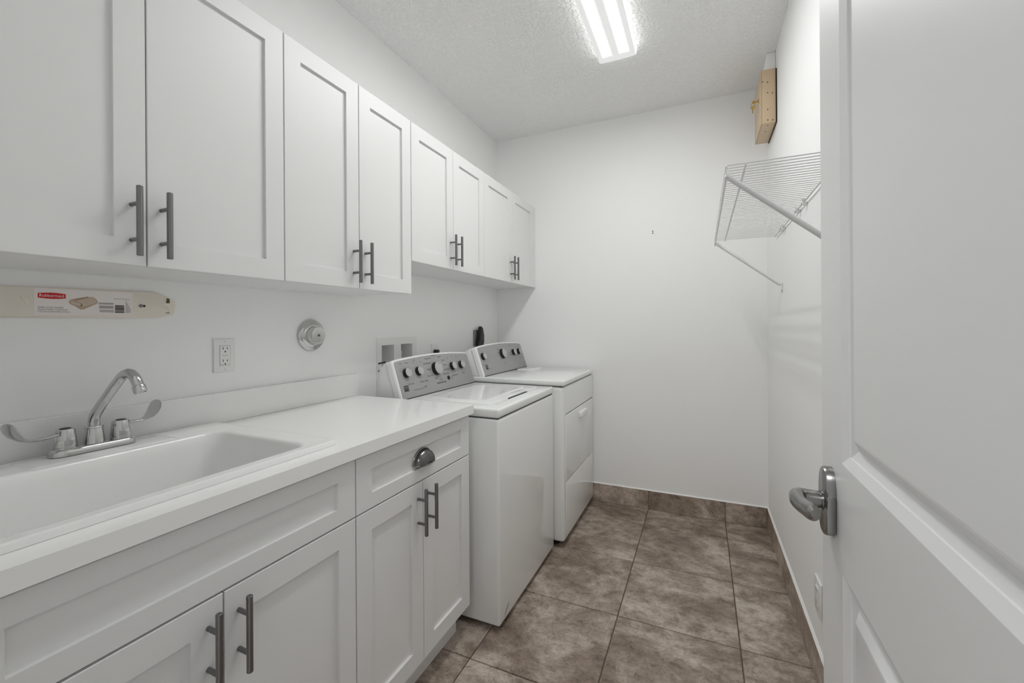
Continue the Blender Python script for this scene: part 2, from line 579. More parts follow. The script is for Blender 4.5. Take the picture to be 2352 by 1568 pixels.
for g_ in (grid[0], grid[-1]):
    bm.faces.new(g_).material_index = 5
obj('lens', bm, [m_lens, m_lens2, m_tube, m_glow, m_soft, m_lens3], fx, smooth=False)

# ------------------------------------------------------------------ cabinet parts
def shaker(name, parent, xf, y0, y1, z0, z1, st=0.0585, th=0.019, rec=0.009, rail=None):
    """front facing +x at xf; frame is the part, panel its sub-part"""
    rl = rail if rail else st
    bm = B()
    def LP(u, x):
        return [(x, y0 + u, z0 + u), (x, y1 - u, z0 + u), (x, y1 - u, z1 - u), (x, y0 + u, z1 - u)]
    def LI(x):
        return [(x, y0 + st, z0 + rl), (x, y1 - st, z0 + rl), (x, y1 - st, z1 - rl), (x, y0 + st, z1 - rl)]
    loops = [LI(xf - th), LP(0, xf - th), LP(0, xf - 0.0012), LP(0.0012, xf), LI(xf), LI(xf - th)]
    R = [[bm.verts.new(p) for p in lp] for lp in loops[:-1]]
    R.append(R[0])
    for a, b in zip(R, R[1:]):
        for k in range(4):
            bm.faces.new((a[k], a[(k + 1) % 4], b[(k + 1) % 4], b[k]))
    f = obj(name, bm, m_cab, parent)
    bm = B(); box(bm, xf - th + 0.0005, xf - rec, y0 + st - 0.0003, y1 - st + 0.0003, z0 + rl - 0.0003, z1 - rl + 0.0003)
    obj('panel', bm, m_cab, f)
    return f

PULL = None
def bar_pull(parent, xf, y, zc_, ln=0.155, sp=0.0795):
    """bar on two posts, one mesh shared by all pulls"""
    global PULL
    if PULL is None:
        bm = B()
        r = 0.0062
        x = xf + 0.034
        def cap(z, s):
            return
        lathe(bm, (x, y, zc_ - ln / 2), (0, 0, 1), [(r - 0.0012, 0), (r, 0.0012), (r, ln - 0.0012), (r - 0.0012, ln)], 20)
        for s in (-1, 1):
            tube(bm, [(xf, y, zc_ + s * sp / 2), (x, y, zc_ + s * sp / 2)], 0.0047, 14)
        PULL = obj('handle', bm, m_nickel, parent, origin=(xf, y, zc_))
        return PULL
    c = PULL.copy(); COL.objects.link(c)
    c.parent = parent
    wl = Vector((xf, y, zc_))
    c.location = wl - WLOC[parent]; WLOC[c] = wl
    return c

def wall_cabinet(label, y0, ym, y1, z0, z1, filler=None):
    xf = -1.165
    g = 0.0015
    t = thing('wall_cabinet', label, 'cabinet', (XL + 0.16, (y0 + y1) / 2, z0), 'white shaker wall cabinets on the left wall')
    bm = B()
    box(bm, XL + 0.0008, xf - 0.0205, y0 + 0.0005, y1 - 0.0005, z0 + 0.002, z1 - 0.001, 0.0008, 1)
    obj('body', bm, m_carc, t)
    dl = shaker('door', t, xf, y0 + g, ym - g, z0, z1)
    bar_pull(dl, xf, ym - 0.029, z0 + 0.018 + 0.0775)
    dr = shaker('door', t, xf, ym + g, y1 - g, z0, z1)
    bar_pull(dr, xf, ym + 0.029, z0 + 0.018 + 0.0775)
    return t

ZT = 2.174
wall_cabinet('tall white wall cabinet nearest the camera, above the faucet and cream paper towel holder', 0.192, 0.545, 0.898, 1.4115, ZT)
wall_cabinet('tall white wall cabinet above the outlet and round chrome cover', 0.898, 1.2085, 1.519, 1.4115, ZT)
wall_cabinet('short white wall cabinet above the washer, right after the tall cabinets', 1.520, 1.866, 2.206, 1.559, ZT)
wall_cabinet('short white wall cabinet above the dryer, against the end wall', 2.206, 2.604, 3.0, 1.559, ZT)
bm = B(); box(bm, XL + 0.0008, -1.1665, 3.0005, YB - 0.0006, 1.5605, ZT - 0.001)
tag(obj('filler_strip', bm, m_cab), 'narrow white filler strip between the last short wall cabinet and the end wall', 'trim')

XB = -0.872
ZB0, ZDT, ZD0, ZBT = 0.131, 0.744, 0.747, 0.903
def base_cabinet(name, label, y0, ym, y1, pull):
    g = 0.0015
    t = thing(name, label, 'cabinet', (XL + 0.3, (y0 + y1) / 2, 0))
    bm = B()
    xb = XB - 0.0205
    x0 = XL + 0.001
    tk = 0.018
    box(bm, x0, xb, y0 + 0.0005, y0 + tk, 0.118, ZBT + 0.008)
    box(bm, x0, xb, y1 - tk, y1 - 0.0005, 0.118, ZBT + 0.008)
    box(bm, x0, xb, y0 + tk, y1 - tk, 0.118, 0.136)
    box(bm, x0, x0 + 0.008, y0 + tk, y1 - tk, 0.136, ZBT + 0.008)
    box(bm, xb - tk, xb, y0 + tk, y1 - tk, ZBT - 0.03, ZBT + 0.008)
    box(bm, xb - tk, xb, y0 + tk, y1 - tk, ZDT - 0.02, ZDT + 0.02)
    obj('body', bm, m_carc, t)
    bm = B(); box(bm, XB - 0.084, XB - 0.068, y0 + 0.0005, y1 - 0.0005, 0.0005, 0.1175)
    obj('toe_kick', bm, m_cab, t)
    fr = shaker('drawer_front', t, XB, y0 + g, y1 - g, ZD0, ZBT, st=0.0605, rail=0.043)
    if pull:
        py, pz = (y0 + y1) / 2 + 0.003, 0.803
        bm = B()
        # cup pull: quarter-bowl open at the bottom
        hw, hh, dp = 0.0505, 0.046, 0.030
        n = 20
        rows = []
        xs_ = XB - 0.0035
        for i in range(8):
            a = math.pi / 2 * i / 7
            row = []
            for k in range(n + 1):
                th_ = math.pi * k / n
                rr = math.cos(a)
                row.append(bm.verts.new((xs_ + dp * math.sin(a), py + hw * math.cos(th_) * (0.35 + 0.65 * rr) if i < 7 else py + hw * math.cos(th_) * 0.35,
                                         pz + hh * math.sin(th_) * (0.12 + 0.88 * rr))))
            rows.append(row)
        for a_, b_ in zip(rows, rows[1:]):
            for k in range(n):
                bm.faces.new((a_[k], a_[k + 1], b_[k + 1], b_[k]))
        bm.faces.new(rows[-1])
        bmesh.ops.solidify(bm, geom=list(bm.faces), thickness=0.0018)
        # flange rim against the drawer
        tube(bm, [(XB - 0.0065, py + (hw + 0.002) * math.cos(math.pi * k / n), pz + (hh + 0.002) * math.sin(math.pi * k / n)) for k in range(n + 1)], 0.0026, 8)
        tube(bm, [(xs_ + 0.002 + (dp - 0.001) * math.sin(math.pi * k / 12) , py + (hw - 0.002) * math.cos(math.pi * k / 12), pz) for k in range(13)], 0.0028, 8)
        obj('cup_pull', bm, m_lever, fr)
    dl = shaker('door', t, XB, y0 + g, ym - g, ZB0, ZDT - 0.0015)
    bar_pull(dl, XB, ym - 0.0295, ZDT - 0.0165 - 0.0775)
    dr = shaker('door', t, XB, ym + g, y1 - g, ZB0, ZDT - 0.0015)
    bar_pull(dr, XB, ym + 0.0295, ZDT - 0.0165 - 0.0775)
    return t

base_cabinet('sink_cabinet', 'white sink base cabinet with a long false drawer front, under the basin', 0.180, 0.532, 0.885, False)
base_cabinet('drawer_cabinet', 'white base cabinet with a cup-pull drawer, beside the washer', 0.886, 1.1925, 1.506, True)

# ------------------------------------------------------------------ countertop and sink
CZ, CT0 = 0.9475, 0.9125
CX1, CY1 = -0.853, 1.512
SX0, SX1, SY0, SY1 = -1.462, -0.912, 0.190, 0.868
bm = B()
plate(bm, (XL + 0.001, CX1), (0.135, CY1), [(SX0 + 0.02, SX1 - 0.02, SY0 + 0.02, SY1 - 0.02)], lambda u, v, t: (u, v, t), CT0, CZ)
ct = obj('countertop', bm, m_counter, None)
tag(ct, 'white countertop with a low backsplash over the base cabinets', 'countertop')
bm = B(); box(bm, XL + 0.001, XL + 0.020, 0.135, CY1 + 0.012, CZ + 0.0002, CZ + 0.102, 0.002, 2)
obj('backsplash', bm, m_counter, ct)

sk = thing('utility_sink', 'white drop-in laundry sink with a deep rectangular basin', 'sink', ((SX0 + SX1) / 2, (SY0 + SY1) / 2, CZ - 0.30))
RZ = CZ + 0.014
IX0, IX1, IY0, IY1 = SX0 + 0.128, SX1 - 0.036, SY0 + 0.045, SY1 - 0.068
def RL(a, b, c, d, r, z):
    return [(u, v, z) for u, v in rrect(a, b, c, d, r, 8)]
bm = B()
loops = [RL(SX0 + .03, SX1 - .03, SY0 + .03, SY1 - .03, 0.02, CZ + 0.0006),
         RL(SX0, SX1, SY0, SY1, 0.022, CZ + 0.0006),
         RL(SX0, SX1, SY0, SY1, 0.022, RZ - 0.005),
         RL(SX0 + .0015, SX1 - .0015, SY0 + .0015, SY1 - .0015, 0.022, RZ - 0.0015),
         RL(SX0 + .005, SX1 - .005, SY0 + .005, SY1 - .005, 0.022, RZ),
         RL(SX0 + .011, SX1 - .011, SY0 + .011, SY1 - .011, 0.022, RZ - 0.0008)]
for dz, e in ((-0.0008, -0.008), (-0.0016, -0.002), (-0.0045, 0.002), (-0.010, 0.005), (-0.03, 0.0085), (-0.10, 0.013), (-0.20, 0.02), (-0.262, 0.026), (-0.284, 0.038), (-0.293, 0.062)):
    loops.append(RL(IX0 + e, IX1 - e, IY0 + e, IY1 - e, 0.045, RZ + dz))
loft(bm, loops)
obj('basin', bm, m_sink, sk)
# raised faucet ledge along the back of the rim
bm = B(); loft(bm, [RL(SX0 + .020, IX0 - .001, 0.405, 0.700, .008, RZ - 0.0012), RL(SX0 + .021, IX0 - .002, 0.407, 0.698, .008, RZ - 0.0006), RL(SX0 + .030, IX0 - .010, 0.420, 0.685, .008, RZ + 0.0020)], True, True)
obj('faucet_ledge', bm, m_sink, sk)
bm = B(); lathe(bm, ((IX0 + IX1) / 2, (IY0 + IY1) / 2, RZ - 0.2935), (0, 0, 1), [(0.052, 0), (0.052, 0.003), (0.044, 0.004), (0.036, 0.001), (0, 0.0005)], 28)
obj('drain', bm, m_chrome, sk)

# ------------------------------------------------------------------ faucet
FXC, FYC, FZ = -1.412, 0.544, RZ + 0.0021
FXC = -1.4085
fa = thing('faucet', 'chrome two-handle faucet with wrist blade handles on the sink rim', 'faucet', (FXC, FYC, FZ))
def stad(u, hx, hy, n=10):
    return rrect(FXC - hx + u, FXC + hx - u, FYC - hy + u, FYC + hy - u, hx - u - 0.0001, n)
bm = B()
loft(bm, [[(u, v, FZ) for u, v in stad(0.001, .0265, .084)], [(u, v, FZ + .0015) for u, v in stad(0.001, .0265, .084)]], True, True)
obj('gasket', bm, m_rubber, fa)
bm = B()
loft(bm, [[(u, v, FZ + z) for u, v in stad(e, .0265, .084)] for e, z in ((0, .0012), (0.0003, .006), (0.001, .0105), (0.0024, .0140), (0.0045, .0163), (0.007, .0174), (0.010, .0178))], True, True)
obj('base_plate', bm, m_chrome, fa)
for s in (-1, 1):
    hy = FYC + s * 0.0535
    bm = B()
    lathe(bm, (FXC, hy, FZ + 0.0165), (0, 0, 1), [(0.0225, 0), (0.0225, 0.0035), (0.0195, 0.0037), (0.0195, 0.006)], 32)
    lathe(bm, (FXC, hy, FZ + 0.0222), (0, 0, 1), [(0.0208, 0), (0.0212, 0.0015), (0.0178, 0.037), (0.0165, 0.0405), (0.0140, 0.0415), (0.0, 0.0415)], 32)
    h = obj('handle', bm, m_chrome, fa)
    bm = B()
    lathe(bm, (FXC, hy, FZ + 0.0636), (0, 0, 1), [(0.0105, 0), (0.0105, 0.0012), (0.009, 0.0018), (0, 0.0018)], 24)
    obj('index_cap', bm, m_black, h, label='dark index cap')
    # wrist blade: thin strip widening into a paddle
    bm = B()
    z0 = FZ + 0.053
    pth = [(0.015, 0.0), (0.032, -0.001), (0.050, -0.0015), (0.064, 0.0000), (0.076, 0.005), (0.086, 0.014), (0.093, 0.026), (0.0975, 0.037), (0.0995, 0.044), (0.1005, 0.048)]
    wid = [0.0062, 0.0058, 0.0070, 0.0115, 0.0175, 0.0218, 0.0230, 0.0206, 0.0150, 0.006]
    thk = [0.0046, 0.0042, 0.0038, 0.0034, 0.0028, 0.0022, 0.0021, 0.0021, 0.0020, 0.0018]
    an = math.radians(21 if s < 0 else 12)
    lk = 1.13 if s < 0 else 0.93
    dv = Vector((math.sin(an) * (1 if s < 0 else -1), s * math.cos(an), 0))
    wv = Vector((abs(dv.y), -dv.x * s, 0))
    P_, R_ = [], []
    for (q, dz), wd, tk_ in zip(pth, wid, thk):
        P_.append(Vector((FXC, hy, z0 + dz)) + dv * (q * lk))
        R_.append((wd, tk_))
    tube(bm, P_, R_, 18, True, up=wv)
    obj('blade', bm, m_chrome, h)
bm = B()
lathe(bm, (FXC, FYC, FZ + 0.0168), (0, 0, 1), [(0.0205, 0), (0.0198, 0.008), (0.0168, 0.036), (0.0162, 0.0375), (0.0178, 0.0378), (0.0185, 0.040), (0.0175, 0.0425), (0.0125, 0.0435), (0.0, 0.0435)], 32)
obj('spout_base', bm, m_chrome, fa)
u = Vector((math.cos(0.2), math.sin(0.2), 0))
spz = [(0.0, 1.018), (0.0, 1.036), (0.001, 1.044), (0.005, 1.053), (0.013, 1.064), (0.028, 1.082), (0.066, 1.1235), (0.092, 1.150), (0.103, 1.1575), (0.114, 1.1605), (0.125, 1.1585), (0.135, 1.151), (0.143, 1.139), (0.148, 1.128)]
ks = 0.985
bm = B()
pts = [Vector((FXC, FYC, 0)) + u * (s_ * ks) + Vector((0, 0, z - 0.002)) for s_, z in spz]
tube(bm, pts, [0.0118, 0.0118, 0.0118, 0.0118, 0.0116, 0.0114, 0.0112, 0.0112, 0.0114, 0.0116, 0.0116, 0.0116, 0.0116, 0.0116], 20, True, up=(0, 1, 0))
sp_o = obj('spout', bm, m_chrome, fa)
d_ = (pts[-1] - pts[-2]).normalized()
bm = B()
lathe(bm, pts[-1] - d_ * 0.002, d_, [(0.0128, 0), (0.0136, 0.002), (0.0136, 0.015), (0.0128, 0.0175), (0.0105, 0.018), (0.0095, 0.014), (0, 0.014)], 28)
obj('aerator', bm, m_chrome, sp_o)

# ------------------------------------------------------------------ paper towel holder
TX = XL + 0.0005
th_ = thing('paper_towel_holder', 'empty cream paper towel holder still wearing its printed label, under the wall cabinet', 'towel holder', (TX, 0.57, 1.335))
face = TX + 0.0105
yzm = lambda u, v, t: (TX + t, u, v)
bm = B()
prism(bm, [(.372, 1.297), (.69, 1.2985), (.735, 1.302), (.762, 1.311), (.769, 1.332), (.767, 1.350), (.745, 1.362), (.712, 1.377), (.372, 1.3705)], yzm, 0, 0.0100, 0.0025)
obj('backplate', bm, m_cream, th_)
bm = B()
loft(bm, [[(face - 0.001, .724, 1.345), (face - 0.001, .751, 1.345), (face - 0.001, .751, 1.316)], [(face + 0.004, .735, 1.344), (face + 0.004, .7505, 1.344), (face + 0.004, .7505, 1.324)]], True, True)
obj('arm_socket', bm, m_cream, th_, smooth=False)
bm = B()
prism(bm, [(.7425, 1.3455), (.752, 1.3455), (.752, 1.356), (.749, 1.3595), (.7445, 1.3600)], yzm, 0.009, 0.0107)
obj('socket_slot', bm, m_slot, th_)
bm = B()
prism(bm, [(.7415, 1.3140), (.752, 1.3146), (.752, 1.3165), (.7415, 1.3158)], yzm, 0.009, 0.0107)
obj('socket_slot', bm, m_slot, th_)
bm = B()
loft(bm, [[(face - 0.001, .440, 1.347), (face - 0.001, .457, 1.347), (face - 0.001, .457, 1.318)], [(face + 0.003, .442, 1.345), (face + 0.003, .455, 1.345), (face + 0.003, .455, 1.33)]], True, True)
obj('arm_socket', bm, m_cream, th_, smooth=False)
bm = B(); prism(bm, [(.463, 1.3035), (.660, 1.3055), (.660, 1.3705), (.463, 1.3695)], yzm, 0.0095, 0.0104)
lab = obj('label_card', bm, m_label, th_, label='glossy pale printed label with red logo')
bm = B(); lathe(bm, (face - 0.001, .679, 1.334), (1, 0, 0), [(0.0048, 0), (0.0048, 0.0016), (0.003, 0.0025), (0, 0.0025)], 16)
obj('screw', bm, m_nickel, th_)
bm = B(); lathe(bm, (face - 0.001, .687, 1.334), (1, 0, 0), [(0.0034, 0), (0.0034, 0.0013), (0, 0.0013)], 14)
obj('screw_hole', bm, m_black, th_)
lx = face + 0.0001
bm = B()
yl0, yl1 = .470, .520
top = [(yl0 + (yl1 - yl0) * k / 12, 1.3575 + 0.0022 * math.sin(math.pi * k / 12)) for k in range(13)]
bot = [(yl1 - (yl1 - yl0) * k / 12, 1.3465 - 0.0022 * math.sin(math.pi * k / 12)) for k in range(13)]
prism(bm, top + bot, lambda u, v, t: (lx + t, u, v), -0.0003, 0.0003)
obj('logo_badge', bm, m_red, lab, label='red logo badge')
bm = B(); text_into(bm, 'Rubbermaid', (lx + 0.0005, .4945, 1.352), (0, 1, 0), (0, 0, 1), 0.0098, 'CENTER', 0.94)
obj('logo_lettering', bm, m_lettwhite, lab, recalc=False)
bm = B()
for s_, z in (('PAPER TOWEL HOLDER', 1.3225), ('PORTE-PAPIER HYGIENIQUE', 1.3173), ('SUJETADOR DE PAPEL TOALLA', 1.3120)):
    text_into(bm, s_, (lx + 0.0004, .4695, z), (0, 1, 0), (0, 0, 1), 0.0044, 'LEFT', 0.98)
obj('lettering', bm, m_inkgrey, lab, recalc=False)['kind'] = 'stuff'
def flat(poly, m, name, off):
    bm = B(); prism(bm, poly, lambda u, v, t: (lx + t, u, v), -0.0004, off)
    return obj(name, bm, m, lab, smooth=False)
flat([(.5255, 1.338), (.5275, 1.343), (.534, 1.3465), (.5625, 1.354), (.567, 1.3525), (.572, 1.354), (.579, 1.349), (.5835, 1.341), (.581, 1.336), (.555, 1.320), (.548, 1.319), (.537, 1.328), (.528, 1.3325)], m_beige, 'printed_picture', 0.0002)
flat([(.540, 1.3425), (.567, 1.3515), (.572, 1.353), (.578, 1.348), (.582, 1.341), (.579, 1.337), (.5535, 1.327), (.5505, 1.334)], m_beige2, 'printed_picture', 0.0004)
flat([(.5385, 1.3425), (.5635, 1.3515), (.5625, 1.3525), (.5375, 1.3440)], m_beige3, 'printed_picture', 0.0005)
flat([(.529, 1.3335), (.546, 1.3285), (.5490, 1.3305), (.5480, 1.3345), (.531, 1.3405)], m_beige2, 'printed_picture', 0.0005)
flat([(.546, 1.3280), (.5495, 1.3300), (.5485, 1.3355), (.5510, 1.3345), (.5520, 1.3300), (.549, 1.3265)], m_beige3, 'printed_picture', 0.0006)
bm = B()
for (y0, y1, z0, z1, n) in ((.584, .616, 1.3345, 1.3395, 3), (.585, .616, 1.3235, 1.3315, 5), (.586, .617, 1.3130, 1.3205, 4)):
    for k in range(n):
        z = z0 + (z1 - z0) * (k + 0.5) / n
        box(bm, lx, lx + 0.0004, y0 + random.uniform(0, .002), y1, z - 0.00042, z + 0.00042)
box(bm, lx, lx + 0.0004, .617, .653, 1.3508, 1.3517)
for k in range(4):
    y = .6445 + k * 0.0030
    box(bm, lx, lx + 0.0004, y - 0.00045, y + 0.00045, 1.3125, 1.3475 - k * 0.007)
obj('fine_print', bm, m_inkgrey, lab, smooth=False)['kind'] = 'stuff'
bm = B()
z = 1.3125
rnd = random.Random(7)
while z < 1.3335:
    h_ = rnd.choice((0.0004, 0.0006, 0.0011, 0.0014))
    box(bm, lx, lx + 0.0004, .6195, .6400, z, z + h_)
    z += h_ + rnd.choice((0.0004, 0.0006, 0.0009))
obj('barcode', bm, m_ink, lab, smooth=False)['kind'] = 'stuff'

# ------------------------------------------------------------------ outlets
def gfci(y0, y1, z0, z1, label, cat='outlet'):
    yc, zc_ = (y0 + y1) / 2, (z0 + z1) / 2
    t = thing('wall_outlet', label, cat, (XL, yc, zc_))
    bm = B(); box(bm, XL + 0.0003, XL + 0.0065, y0, y1, z0, z1, 0.0028, 3)
    obj('cover_plate', bm, m_plate, t)
    bm = B(); box(bm, XL + 0.006, XL + 0.0068, yc - 0.0176, yc + 0.0176, zc_ - 0.0345, zc_ + 0.0345)
    obj('receptacle_seam', bm, m_inkgrey, t)
    bm = B(); box(bm, XL + 0.006, XL + 0.0085, yc - 0.0166, yc + 0.0166, zc_ - 0.0335, zc_ + 0.0335, 0.001, 1)
    r = obj('receptacle', bm, m_plate, t)
    xs = XL + 0.0085
    for zo in (0.0215, -0.0205):
        for dy, hh in ((-0.0068, 0.0042), (0.0068, 0.0036)):
            bm = B(); box(bm, xs - 0.001, xs + 0.0002, yc + dy - 0.0011, yc + dy + 0.0011, zc_ + zo + 0.003 - hh, zc_ + zo + 0.003 + hh)
            obj('slot', bm, m_black, r)
        bm = B(); lathe(bm, (xs - 0.001, yc, zc_ + zo - 0.0085), (1, 0, 0), [(0.0026, 0), (0.0026, 0.0012), (0, 0.0012)], 14)
        obj('ground_hole', bm, m_black, r)
    for dz in (0.0052, -0.0042):
        bm = B(); box(bm, xs - 0.0008, xs + 0.0008, yc - 0.0085, yc + 0.0085, zc_ + dz - 0.0036, zc_ + dz + 0.0036, 0.0006, 1)
        obj('button', bm, m_plate, r)
    bm = B(); box(bm, xs - 0.0006, xs + 0.0001, yc - 0.0098, yc + 0.0098, zc_ - 0.0002, zc_ + 0.0008)
    box(bm, xs - 0.0006, xs + 0.0001, yc - 0.0135, yc - 0.0068, zc_ - 0.0307, zc_ - 0.0288)
    box(bm, xs - 0.0006, xs + 0.0001, yc + 0.0115, yc + 0.0132, zc_ - 0.0303, zc_ - 0.0288)
    obj('fine_print', bm, m_inkgrey, r)['kind'] = 'stuff'
    for s in (1, -1):
        bm = B(); lathe(bm, (XL + 0.006, yc, zc_ + s * 0.048), (1, 0, 0), [(0.0030, 0), (0.0030, 0.0010), (0.002, 0.0015), (0, 0.0015)], 14)
        box(bm, XL + 0.0073, XL + 0.0077, yc - 0.0004, yc + 0.0004, zc_ + s * 0.048 - 0.0026, zc_ + s * 0.048 + 0.0026, mi=1)
        obj('screw', bm, [m_plate, m_ink], t)
    return t
gfci(0.882, 0.954, 1.117, 1.231, 'white double outlet with test buttons, on the wall between faucet and chrome cover')

# washer outlet, mostly behind the washer console
t = thing('wall_outlet', 'white outlet plate peeking above the washer console, holding a black plug', 'outlet', (XL, 2.17, 1.105))
bm = B(); box(bm, XL + 0.0003, XL + 0.006, 2.134, 2.206, 1.048, 1.163, 0.0025, 2)
obj('cover_plate', bm, m_plate, t)
bm = B(); box(bm, XL + 0.0055, XL + 0.0075, 2.153, 2.187, 1.072, 1.139, 0.001, 1)
obj('receptacle', bm, m_plate, t)
pg = thing('power_plug', 'small black plug just above the washer console', 'plug', (XL + 0.02, 2.168, 1.112))
bm = B(); box(bm, XL + 0.0078, XL + 0.030, 2.148, 2.186, 1.100, 1.1265, 0.006, 3)
obj('plug_body', bm, m_black, pg)
bm = B(); tube(bm, [(XL + 0.028, 2.167, 1.110), (XL + 0.042, 2.167, 1.104), (XL + 0.046, 2.167, 1.085), (XL + 0.044, 2.166, 1.03), (XL + 0.04, 2.164, 0.97)], 0.0038, 10)
obj('cord', bm, m_black, pg)

# dryer outlet and plug
t = thing('dryer_outlet', 'dark grey square dryer outlet on the wall left of the corner', 'outlet', (XL, 2.72, 1.19))
bm = B(); box(bm, XL + 0.0003, XL + 0.012, 2.655, 2.79, 1.125, 1.24, 0.003, 2)
obj('cover_plate', bm, m_plateg, t)
bm = B(); lathe(bm, (XL + 0.0115, 2.722, 1.182), (1, 0, 0), [(0.030, 0), (0.030, 0.004), (0, 0.004)], 24)
obj('receptacle', bm, m_black, t)
pg = thing('dryer_plug', 'large black dryer plug with its thick cord hanging from the dark outlet', 'plug', (XL + 0.04, 2.73, 1.2))
bm = B()
prof = [(2.668, 1.118), (2.690, 1.192), (2.702, 1.238), (2.706, 1.258), (2.716, 1.266), (2.727, 1.262), (2.731, 1.246), (2.744, 1.234), (2.752, 1.20), (2.757, 1.155), (2.748, 1.133), (2.722, 1.126), (2.70, 1.128)]
prism(bm, [(u * 1.0 - 0.004, v) for u, v in prof], lambda u, v, t: (XL + 0.0158 + t, u, v), 0, 0.024, 0.006)
obj('plug_body', bm, m_black, pg)
bm = B(); tube(bm, [(XL + 0.034, 2.70, 1.20), (XL + 0.036, 2.676, 1.14), (XL + 0.037, 2.655, 1.10), (XL + 0.036, 2.63, 1.04), (XL + 0.034, 2.60, 0.96), (XL + 0.032, 2.58, 0.90)], 0.0085, 12)
obj('cord', bm, m_black, pg)

# right wall outlet
t = thing('wall_outlet', 'white outlet plate low on the right wall, half hidden behind the open door', 'outlet', (XR, 1.79, 0.31))
bm = B(); box(bm, XR - 0.0065, XR - 0.0003, 1.754, 1.838, 0.252, 0.372, 0.0025, 2)
obj('cover_plate', bm, m_plate, t)
bm = B(); box(bm, XR - 0.0092, XR - 0.006, 1.779, 1.813, 0.279, 0.345, 0.001, 1)
r = obj('receptacle', bm, m_plate, t)
for zo in (0.02, -0.02):
    for dy in (-0.006, 0.006):
        bm = B(); box(bm, XR - 0.0094, XR - 0.0085, 1.796 + dy - 0.001, 1.796 + dy + 0.001, 0.312 + zo - 0.004, 0.312 + zo + 0.004)
        obj('slot', bm, m_black, r)

# ------------------------------------------------------------------ chrome wall cover
t = thing('valve_cover', 'round chrome domed cover with a center screw on the wall above the backsplash', 'cover', (XL, 1.272, 1.234))
bm = B(); lathe(bm, (XL + 0.0004, 1.272, 1.2345), (1, 0, 0), [(0.0665, 0), (0.0665, 0.003), (0.064, 0.0075), (0.056, 0.0125), (0.0535, 0.0135), (0.0520, 0.0125), (0.0495, 0.0150), (0.0425, 0.0185), (0.040, 0.019), (0, 0.019)], 48)
fl_ = obj('flange', bm, m_chrome, t)
bm = B(); lathe(bm, (XL + 0.0190, 1.272, 1.2345), (1, 0, 0), [(0.0385, 0), (0.0375, 0.004), (0.0355, 0.024), (0.0335, 0.0275), (0.030, 0.0285), (0, 0.0285)], 48)
obj('cap', bm, m_chrome, t)
bm = B(); lathe(bm, (XL + 0.0475, 1.272, 1.2345), (1, 0, 0), [(0.0055, 0), (0.0055, 0.001), (0.004, 0.002), (0, 0.002)], 16)
lathe(bm, (XL + 0.0494, 1.272, 1.2345), (1, 0, 0), [(0.0022, 0), (0.0022, 0.0004), (0, 0.0004)], 12, mi=1)
obj('screw', bm, [m_nickel, m_black], t)

# ------------------------------------------------------------------ washer supply box
t = thing('supply_box', 'white recessed double laundry supply box behind the washer', 'outlet box', (XL, 1.81, 1.08))
bm = B()
plate(bm, (1.662, 1.985), (0.93, 1.209), BOXH, yz(XL), 0.0003, 0.0055)
obj('face_frame', bm, m_plate, t)
for (y0, y1, z0, z1) in BOXH:
    bm = B()
    e = 0.0012
    d = 0.112
    y0 += 0.0006; y1 -= 0.0006; z0 += 0.0006; z1 -= 0.0006
    box(bm, XL - d, XL - d + 0.002, y0, y1, z0, z1)
    box(bm, XL - d + 0.002, XL, y0, y0 + e, z0, z1)
    box(bm, XL - d + 0.002, XL, y1 - e, y1, z0, z1)
    box(bm, XL - d + 0.002, XL, y0 + e, y1 - e, z0, z0 + e)
    box(bm, XL - d + 0.002, XL, y0 + e, y1 - e, z1 - e, z1)
    obj('recess_box', bm, m_plate, t, smooth=False)
bm = B()
tube(bm, [(XL - 0.018, 1.874, 0.99), (XL - 0.018, 1.874, 1.136)], 0.0062, 14)
obj('supply_pipe', bm, m_plate, t)
bm = B()
box(bm, XL - 0.032, XL - 0.010, 1.852, 1.865, 1.02, 1.112, 0.003, 2)
obj('valve', bm, m_rubber, t)
for z in (1.083, 1.045):
    bm = B()
    tube(bm, [(XL + 0.0075, 1.690 - 0.02, z), (XL + 0.0075, 1.72, z + 0.003)], 0.0035, 10)
    obj('hose_end', bm, m_black, t)

# ------------------------------------------------------------------ washer and dryer
def appliance_box(bm, x0, x1, y0, y1, z0, z1, r, seg=4):
    box(bm, x0, x1, y0, y1, z0, z1, r, seg)

